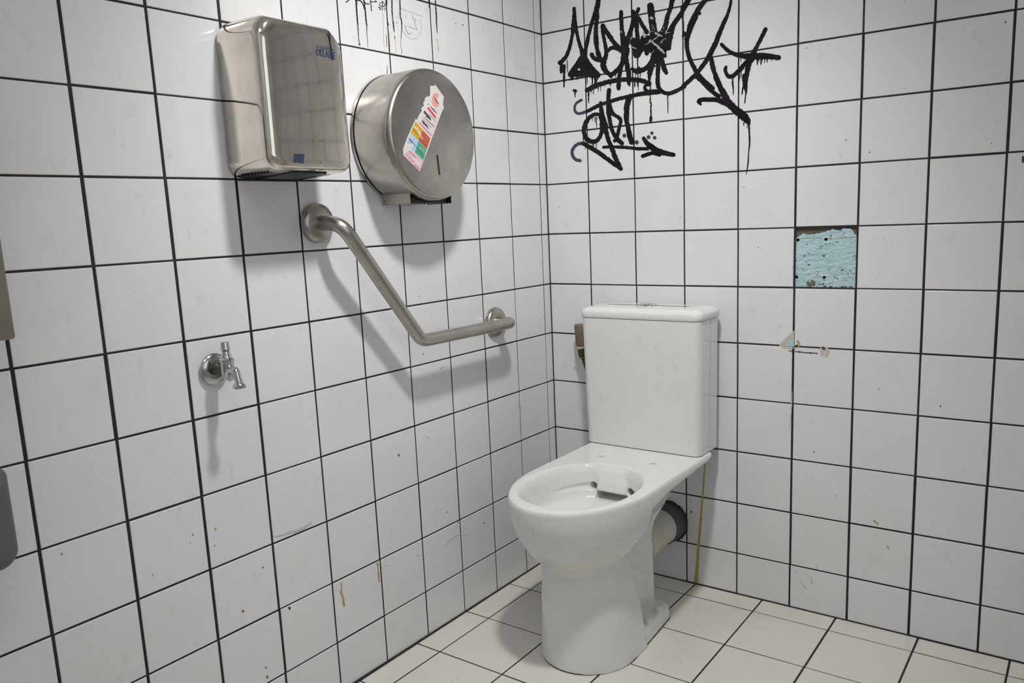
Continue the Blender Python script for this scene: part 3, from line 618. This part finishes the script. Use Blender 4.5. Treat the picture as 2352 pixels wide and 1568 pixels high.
mb.tube(sp, [.0112-.0040*min(1, k/(len(sp)*.55)) for k in range(len(sp))], 24)
lathe(mb, [(-.006, .0066), (-.0105, .0076), (-.0135, .0094), (-.0155, .0118), (-.0200, .0120), (-.0208, .011), (-.0208, .008)], (bx+.037, ty-.005, tz-.009), 'z'); mb.build('spout', M_CHROME, t, smooth=35)

# ------------------------------------------------------------------ objects cut by the left edge of the picture
t = thing('paper_towel_dispenser', 'brown-grey steel box at the left edge, above the grey plastic bin', 'dispenser', (0, -1.68, .93))
mb = MB(); secs = []
for x, ins in ((-.008, 0), (.085, 0), (.091, .001), (.094, .004)): secs.append([(x, y, z) for y, z in rrect(-1.82+ins, -1.551-ins, .934+ins, 1.34-ins, .004, 3)])
mb.loft(secs); mb.build('casing', steel('dull_steel', (.30, .27, .235), .35, (1, 1, 1), .1), t, smooth=35)
mb = MB(); mb.box((.030, -1.76, .9325), (.06, -1.61, .936)); mb.build('paper_slot', M_BLACK, t)
t = thing('waste_bin', 'grey plastic wall bin with rounded corners at the left edge, below the steel box', 'bin', (0, -1.7, .60))
mb = MB(); secs = []
for x, ins in ((-.008, 0), (.06, 0), (.085, .003), (.095, .010), (.10, .022)): secs.append([(x, y, z) for y, z in rrect(-1.80+ins, -1.586-ins-(0.0), .592+ins, .754-ins, (.03, .028, .018, .018), 8)])
mb.loft(secs); mb.build('container', simple('grey_plastic', (.13, .13, .127), .55), t, smooth=40)
# ------------------------------------------------------------------ toilet
TX = .397
toilet = thing('toilet', 'white ceramic close-coupled toilet without a seat', 'toilet', (TX, -.4, 0))
def U_outline(hw, yf, yb, ys, rb=.03, n=28, pw=2.0, hb=None):
    """plan outline: elliptic nose at yf, straight sides from ys back to yb with rounded corners"""
    hb = hw if hb is None else hb; out = []
    for i in range(n+1):
        a = math.pi*i/n; c, s_ = math.cos(a), math.sin(a)
        out.append((TX + hw*math.copysign(abs(c)**(2/pw), c)*-1, ys - (ys-yf)*abs(s_)**(2/pw)))
    k = 5
    for i in range(k+1):
        a = .5*math.pi*i/k; out.append((TX+hb-rb+rb*math.cos(a), yb-rb+rb*math.sin(a)))
    for i in range(k+1):
        a = .5*math.pi*i/k; out.append((TX-hb+rb-rb*math.sin(a), yb-rb+rb*math.cos(a)))
    return out
def temp(mb, mods=None):
    me = bpy.data.meshes.new('t'); me.from_pydata(mb.v, [], mb.f)
    bm = bmesh.new(); bm.from_mesh(me); bmesh.ops.recalc_face_normals(bm, faces=bm.faces); bm.to_mesh(me); bm.free()
    o = bpy.data.objects.new('t', me); COL.objects.link(o); return o
def evaluated(o):
    bpy.context.view_layer.update(); dg = bpy.context.evaluated_depsgraph_get()
    return bpy.data.meshes.new_from_object(o.evaluated_get(dg))
parts = []
# bowl shell
mb = MB(); secs = []
for z, hw, yf, ys, yb in ((.20, .058, -.545, -.50, -.45), (.232, .074, -.568, -.50, -.445), (.248, .089, -.593, -.495, -.44), (.262, .102, -.604, -.49, -.435), (.275, .116, -.621, -.483, -.43), (.29, .128, -.637, -.475, -.425), (.32, .148, -.662, -.462, -.412), (.35, .162, -.677, -.455, -.405), (.38, .1700, -.686, -.45, -.400), (.393, .1720, -.689, -.45, -.395), (.41, .1735, -.691, -.45, -.36), (.430, .1735, -.692, -.45, -.34), (.437, .1715, -.690, -.45, -.34), (.440, .167, -.6855, -.45, -.34)):
    secs.append([(x, y, z) for x, y in U_outline(hw, yf, yb, ys, .012, hb=hw*(.925 if z < .395 else 1))])
mb.loft(secs); parts.append(mb)
# platform reaching back to the wall
mb = MB(); secs = []
for z, ins in ((.394, .012), (.399, .004), (.406, 0), (.430, 0), (.437, .002), (.440, .006)):
    out = [(TX-.1735+ins, -.46), (TX+.1735-ins, -.46)]
    for i in range(7):
        a = .5*math.pi*i/6; out.append((TX+.1735-ins-.03+.03*math.cos(a), -.115-.0+.05*math.sin(a)-ins))
    for i in range(7):
        a = .5*math.pi*i/6; out.append((TX-.1735+ins+.03-.03*math.sin(a), -.115+.05*math.cos(a)-ins))
    secs.append([(x, y, z if z > .42 else z+.004+.018*(y+.46)/.36) for x, y in out])
mb.loft(secs); parts.append(mb)
# front column
mb = MB(); secs = []
for z, hw, yf, ys, yb in ((0, .1225, -.594, -.47, -.385), (.015, .1215, -.594, -.47, -.388), (.06, .119, -.592, -.47, -.392), (.12, .115, -.590, -.475, -.405), (.18, .110, -.588, -.48, -.420), (.24, .106, -.588, -.49, -.436), (.29, .106, -.59, -.50, -.45)):
    secs.append([(x, y, z) for x, y in U_outline(hw, yf, yb, ys, .008)])
mb.loft(secs); parts.append(mb)
# trap column behind
mb = MB(); secs = []
for z, hf, hw, yb in ((0, .068, .068, -.215), (.06, .064, .064, -.217), (.16, .062, .062, -.219), (.24, .064, .062, -.224), (.27, .070, .064, -.212), (.30, .088, .066, -.150), (.33, .115, .070, -.112), (.36, .134, .082, -.096), (.405, .148, .090, -.096)):
    secs.append([(TX-hf, -.455, z), (TX+hf, -.455, z)] + [(TX+hw-.02+.02*math.cos(a), yb-.02+.02*math.sin(a), z) for a in (0, .4, .8, 1.2, 1.57)] + [(TX-hw+.02-.02*math.sin(a), yb-.02+.02*math.cos(a), z) for a in (0, .4, .8, 1.2, 1.57)])
mb.loft(secs); parts.append(mb)
# foot
mb = MB(); secs = []
for z, ins in ((0, 0), (.028, 0), (.037, .003), (.043, .010)):
    out = U_outline(.1225-ins, -.594+ins, -.204-ins, -.46, .035, hb=.1065-ins); secs.append([(x, y, z) for x, y in out])
mb.loft(secs); parts.append(mb)
# outlet spigot
mb = MB(); mb.tube([(TX, -.26, .180), (TX, -.18, .180)], .046, 32); parts.append(mb)
def sdf_mesh(parts, voxel):
    full = MB()
    for p in parts: full.add(p.v, p.f)
    return full
objs = [temp(p) for p in parts]
base = objs[0]
for o in objs[1:]:
    md = base.modifiers.new('u', 'BOOLEAN'); md.operation = 'UNION'; md.solver = 'EXACT'; md.object = o
# basin cut
cut = MB(); secs = []
BY = -.487
def ov(a, b, cyy, z, n=48, pw=2.15, shift=0):
    out = []
    for i in range(n):
        t_ = 2*math.pi*i/n; c, s_ = math.cos(t_), math.sin(t_)
        out.append((TX+a*math.copysign(abs(c)**(2/pw), c), cyy+b*math.copysign(abs(s_)**(2/pw), s_), z))
    return out
for z, a, b, cyy in ((.290, .024, .028, -.550), (.305, .030, .036, -.55), (.325, .040, .046, -.545), (.334, .055, .066, -.53), (.340, .075, .095, -.51), (.345, .098, .124, -.495), (.350, .112, .142, BY), (.356, .1200, .150, BY), (.364, .1245, .1545, BY), (.38, .1275, .157, BY), (.40, .1295, .158, BY), (.42, .1320, .160, BY), (.432, .1360, .1645, BY), (.441, .143, .171, BY), (.46, .150, .178, BY)):
    secs.append(ov(a, b, cyy, z))
cut.loft(secs); co = temp(cut); md = base.modifiers.new('c', 'BOOLEAN'); md.operation = 'DIFFERENCE'; md.solver = 'EXACT'; md.object = co
extra = [co]
lip = MB(); secs = []
for z, yf in ((.3725, -.344), (.376, -.347), (.395, -.343), (.425, -.331), (.436, -.322)):
    secs.append([(TX-.042, yf+.002, z), (TX-.036, yf, z), (TX+.036, yf, z), (TX+.042, yf+.002, z), (TX+.050, -.300, z), (TX-.050, -.300, z)])
lip.loft(secs); lo = temp(lip); md = base.modifiers.new('l', 'BOOLEAN'); md.operation = 'UNION'; md.solver = 'EXACT'; md.object = lo; extra.append(lo)
# flush slots at each side of the rear wall and the recess under it
for sx in (-1, 1):
    sl = MB(); sl.tube([(TX+sx*.0535, -.300, .3830), (TX+sx*.0555, -.345, .3830), (TX+sx*.078, -.362, .3825), (TX+sx*.105, -.395, .3812), (TX+sx*.120, -.430, .3812)], [.0095, .0105, .009, .0065, .0035], 18); s1 = temp(sl); md = base.modifiers.new('s', 'BOOLEAN'); md.operation = 'DIFFERENCE'; md.solver = 'EXACT'; md.object = s1; extra.append(s1)
sl = MB(); sl.loft([[(TX-w_, yy, z) for w_, yy in ((.047, -.40), (-.047, -.40), (-.044, -.292), (.044, -.292))] for z in (.350, .3715)]); s1 = temp(sl); md = base.modifiers.new('s', 'BOOLEAN'); md.operation = 'DIFFERENCE'; md.solver = 'EXACT'; md.object = s1; extra.append(s1)
# hinge holes
for px, py in ((1380, 1046), (1500.5, 1063)):
    p = at(px, py, 2, .44); hl = MB(); hl.tube([(p[0], p[1], .40), (p[0], p[1], .45)], .0092, 20); s1 = temp(hl)
    md = base.modifiers.new('h', 'BOOLEAN'); md.operation = 'DIFFERENCE'; md.solver = 'EXACT'; md.object = s1; extra.append(s1)
rm = base.modifiers.new('r', 'REMESH'); rm.mode = 'VOXEL'; rm.voxel_size = .0024; rm.use_smooth_shade = True
sm = base.modifiers.new('sm', 'SMOOTH'); sm.factor = .5; sm.iterations = 8
bowl_me = evaluated(base); bowl_me.name = 'bowl'
for o in objs+extra: bpy.data.objects.remove(o)
for p in bowl_me.polygons: p.use_smooth = True
bowl = link('bowl', bowl_me, M_CER, toilet)
# dark line of sealant round the foot
mb = MB(); out0 = U_outline(.1232, -.5948, -.2030, -.46, .035, hb=.1073); out1 = U_outline(.1215, -.593, -.205, -.46, .035, hb=.1055)
mb.loft([[(x, y, 0.0004) for x, y in out0], [(x, y, .0018) for x, y in out0], [(x, y, .0022) for x, y in out1]]); mb.build('foot_seal', M_CORNER, toilet)
# bolt caps
for bx_, by_ in ((.495, -.277), (.499, -.348), (2*TX-.495, -.277), (2*TX-.499, -.348)):
    mb = MB(); mb.loft([[(bx_+r*math.cos(2*math.pi*i/20), by_+r*math.sin(2*math.pi*i/20), z) for i in range(20)] for z, r in ((.036, .0105), (.049, .0103), (.0535, .009), (.0555, .005))])
    mb.build('bolt_cap', M_CER, toilet, smooth=50)
# cistern
def rr3(x0, x1, y0, y1, rf, rb, z, n=8, bulge=0): return [(x, y - (bulge*(1-((x-(x0+x1)/2)/((x1-x0)/2))**2) if y < (y0+y1)/2 else 0), z) for x, y in rrect(x0, x1, y0, y1, (rf, rf, rb, rb), n)]
mb = MB(); secs = []
for k in range(13):
    f = k/12; z = .4415+f*(.8005-.4415); e = .010*(1-f)
    ins = 0
    secs.append(rr3(.2080+e*.65+ins, .5650-e*.30-ins, -.162-.006*f+ins, -.022, .022, .030, z))
mb.loft(secs); mb.build('cistern', M_CER, toilet, smooth=40)
mb = MB(); secs = []
for z, ins in ((.8005, .0025), (.8020, -.0015), (.8055, -.0030), (.818, -.0030), (.8205, -.0015), (.8250, .0025), (.8280, .008), (.8298, .016), (.8312, .040), (.8318, .065)):
    secs.append(rr3(.2080+ins, .5655-ins, -.168+ins, -.020-ins*.8, max(.006, .024-ins*.2), .03, z))
mb.loft(secs); lid = mb.build('cistern_lid', M_CER, toilet, smooth=40)
mb = MB(); secs = [rr3(.2090, .5640, -.1665, -.021, .022, .03, z) for z in (.7996, .8010)]; mb.loft(secs); mb.build('lid_seam', M_CORNER, toilet)
mb = MB(); secs = [rr3(.2145, .5620, -.1622, -.023, .022, .03, z) for z in (.4402, .4418)]; mb.loft(secs); mb.build('base_seam', simple('rusty_seam', (.07, .035, .015), .8), toilet)
bpos = (.379, -.088, .8315)
mb = MB(); lathe(mb, [(-.002, .0265), (.0014, .0265), (.0032, .0245), (.0034, .0205), (.0018, .0198), (.0018, .001)], bpos, 'z'); fb = mb.build('flush_button', M_CHROME, lid, smooth=30)
mb = MB(); lathe(mb, [(.0, .0188), (.0030, .0188), (.0040, .0170), (.0043, .001)], bpos, 'z'); mb.build('button_cap', M_CHROME, fb, smooth=30)

# ------------------------------------------------------------------ drain pipe
t = thing('drain_pipe', 'white plastic waste pipe behind the toilet entering a grey wall collar', 'pipe', (.39, -.05, .18))
PC = (.392, .18)
def yl(mb, prof, n=48, mi=0, jit=0):
    secs = []
    for y, r in prof:
        secs.append([(PC[0]+(r+jit*(hnoise(i*1.7, y*50, 3)-.4))*math.cos(2*math.pi*i/n), y, PC[1]+(r+jit*(hnoise(i*1.7, y*50, 3)-.4))*math.sin(2*math.pi*i/n)) for i in range(n)])
    mb.loft(secs, mi=mi)
M_PVC = simple('white_plastic_pipe', (.60, .59, .54), .4); M_PVC2 = simple('cream_plastic_socket', (.62, .59, .51), .45); M_GREYP = simple('grey_pipe', (.075, .08, .09), .45)
mb = MB(); yl(mb, [(-.198, .054), (-.125, .054), (-.118, .051)]); mb.build('socket', M_PVC2, t, smooth=40)
mb = MB(); yl(mb, [(-.125, .0515), (-.115, .0515), (-.062, .0505), (-.058, .0525), (-.050, .0525)]); mb.build('connector', M_PVC, t, smooth=40)
mb = MB(); yl(mb, [(-.055, .0555), (-.002, .0585)]); mb.build('collar', M_GREYP, t, smooth=40)
mb = MB(); yl(mb, [(-.010, .0588), (-.006, .0615), (-.0016, .0635)], jit=.004); mb.build('sealant', M_BLACK, t, smooth=60)

# ------------------------------------------------------------------ inlet valve
t = thing('inlet_valve', 'corroded brown water valve and dark hose beside the cistern', 'valve', (.13, -.04, .70))
M_CORR = groutmat('corroded_brass', (.22, .17, .14), (.10, .075, .055), .35, .7); M_VERD = groutmat('green_corrosion', (.03, .032, .012), (.10, .095, .05), .4, .75)
def vtube(name, mat, pts, rad, n=16, **k): mb = MB(); mb.tube(pts, rad, n); return mb.build(name, mat, t, smooth=40)
vx, vy = .131, -.04
mb = MB(); lathe(mb, [(.694, .0150), (.700, .0165), (.720, .0175), (.758, .0200), (.761, .0185)], (vx, vy, 0), 'z', 9); mb.build('valve_head', M_CORR, t, smooth=25)
mb = MB(); lathe(mb, [(.688, .0165), (.6925, .017), (.695, .016)], (vx+.001, vy, 0), 'z', 24); mb.build('collar', simple('pale_collar', (.45, .42, .32), .5), t, smooth=40)
mb = MB(); lathe(mb, [(.662, .0105), (.668, .0125), (.672, .0145), (.676, .0125), (.679, .015), (.684, .0145), (.690, .0165)], (vx+.004, vy, 0), 'z', 20); mb.build('nut', M_VERD, t, smooth=40)
mb = MB(); lathe(mb, [(.6585, .0100), (.6605, .0125), (.6625, .0125), (.664, .010)], (vx+.005, vy, 0), 'z', 20); mb.build('washer', simple('green_washer', (.05, .30, .03), .5), t, smooth=40)
vtube('hose', M_VERD, [(vx+.0065, vy, .662), (vx+.0115, vy, .645), (vx+.020, vy-.002, .622), (vx+.033, vy-.008, .596), (vx+.052, vy-.018, .572), (vx+.0780, vy-.030, .562)], [.0075, .0068, .006, .006, .006, .006])
vtube('wall_stub', M_CORR, [(vx, vy, .70), (vx, -.004, .70)], .009)

# ------------------------------------------------------------------ ceiling spotlight (above the frame, lights the room)
t = thing('ceiling_spotlight', 'small white spotlight on the ceiling above the toilet, outside the picture', 'light', (LAMP_POS[0], LAMP_POS[1], ROOM_Z))
aim = (Vector(LAMP_AIM)-Vector(LAMP_POS)).normalized(); lp = Vector(LAMP_POS)
mb = MB(); lathe(mb, [(0, .07), (-.02, .07), (-.026, .062), (-.026, .01)], (LAMP_POS[0], LAMP_POS[1], ROOM_Z), 'z'); mb.build('base', simple('white_plastic', (.8, .8, .8), .4), t, smooth=40)
mb = MB(); mb.tube([(LAMP_POS[0], LAMP_POS[1], ROOM_Z-.02), lp-aim*.12], .010, 16); mb.build('arm', simple('white_metal', (.8, .8, .8), .4), t, smooth=40)
mb = MB(); mb.tube([lp-aim*.15, lp-aim*.149, lp-aim*.08, lp-aim*.07], [.02, .045, .07, .078], 40); mb.build('housing', simple('white_metal_cup', (.8, .8, .8), .4), t, smooth=40)
mb = MB(); mb.tube([lp-aim*.0695, lp-aim*.066], .066, 40); m, tt, b = newmat('lit_diffuser'); b.inputs['Emission Color'].default_value = (*LAMP_COLOR, 1); b.inputs['Emission Strength'].default_value = 25
mb.build('diffuser', m, t, smooth=40)
spot.parent = t; spot.matrix_parent_inverse = Matrix.Translation(t.location).inverted()

# ------------------------------------------------------------------ added fill light: glowing framed pane on the right wall, out of view
WY, WZ, WH, WV = -1.62, 1.36, .60, .55
mb = MB(); mb.box((ROOM_X-.012, WY-WH, WZ-WV), (ROOM_X-.006, WY+WH, WZ+WV)); m, tt, b = newmat('glowing_fill_pane')
b.inputs['Base Color'].default_value = (.8, .85, .9, 1); b.inputs['Emission Color'].default_value = (.97, .985, 1, 1); b.inputs['Emission Strength'].default_value = FILL_PANE_GLOW
pane = structure(mb.build('fill_pane_1', m))
mb = MB()
for y0, y1, z0, z1 in ((WY-WH-.05, WY+WH+.05, WZ+WV, WZ+WV+.05), (WY-WH-.05, WY+WH+.05, WZ-WV-.05, WZ-WV), (WY-WH-.05, WY-WH, WZ-WV, WZ+WV), (WY+WH, WY+WH+.05, WZ-WV, WZ+WV)):
    mb.box((ROOM_X-.03, y0, z0), (ROOM_X-.001, y1, z1))
mb.build('fill_pane_frame', simple('fill_pane_frame_paint', (.7, .7, .7), .4), pane)

# ------------------------------------------------------------------ added fill light: flat glowing panel on the unseen ceiling behind the camera
t = thing('fill_panel', 'added square fill light panel on the unseen ceiling behind the camera', 'light', (1.1, -1.95, ROOM_Z))
mb = MB(); mb.box((.78, -2.27, ROOM_Z-.035), (1.42, -1.63, ROOM_Z)); mb.build('frame', simple('fill_panel_frame', (.75, .75, .75), .4), t, bevel=.004)
m, tt, b = newmat('lit_fill_panel'); b.inputs['Emission Color'].default_value = (1, .985, .965, 1); b.inputs['Emission Strength'].default_value = FILL_PANEL_GLOW
mb = MB(); mb.box((.80, -2.25, ROOM_Z-.040), (1.40, -1.65, ROOM_Z-.0355)); mb.build('diffuser', m, t)
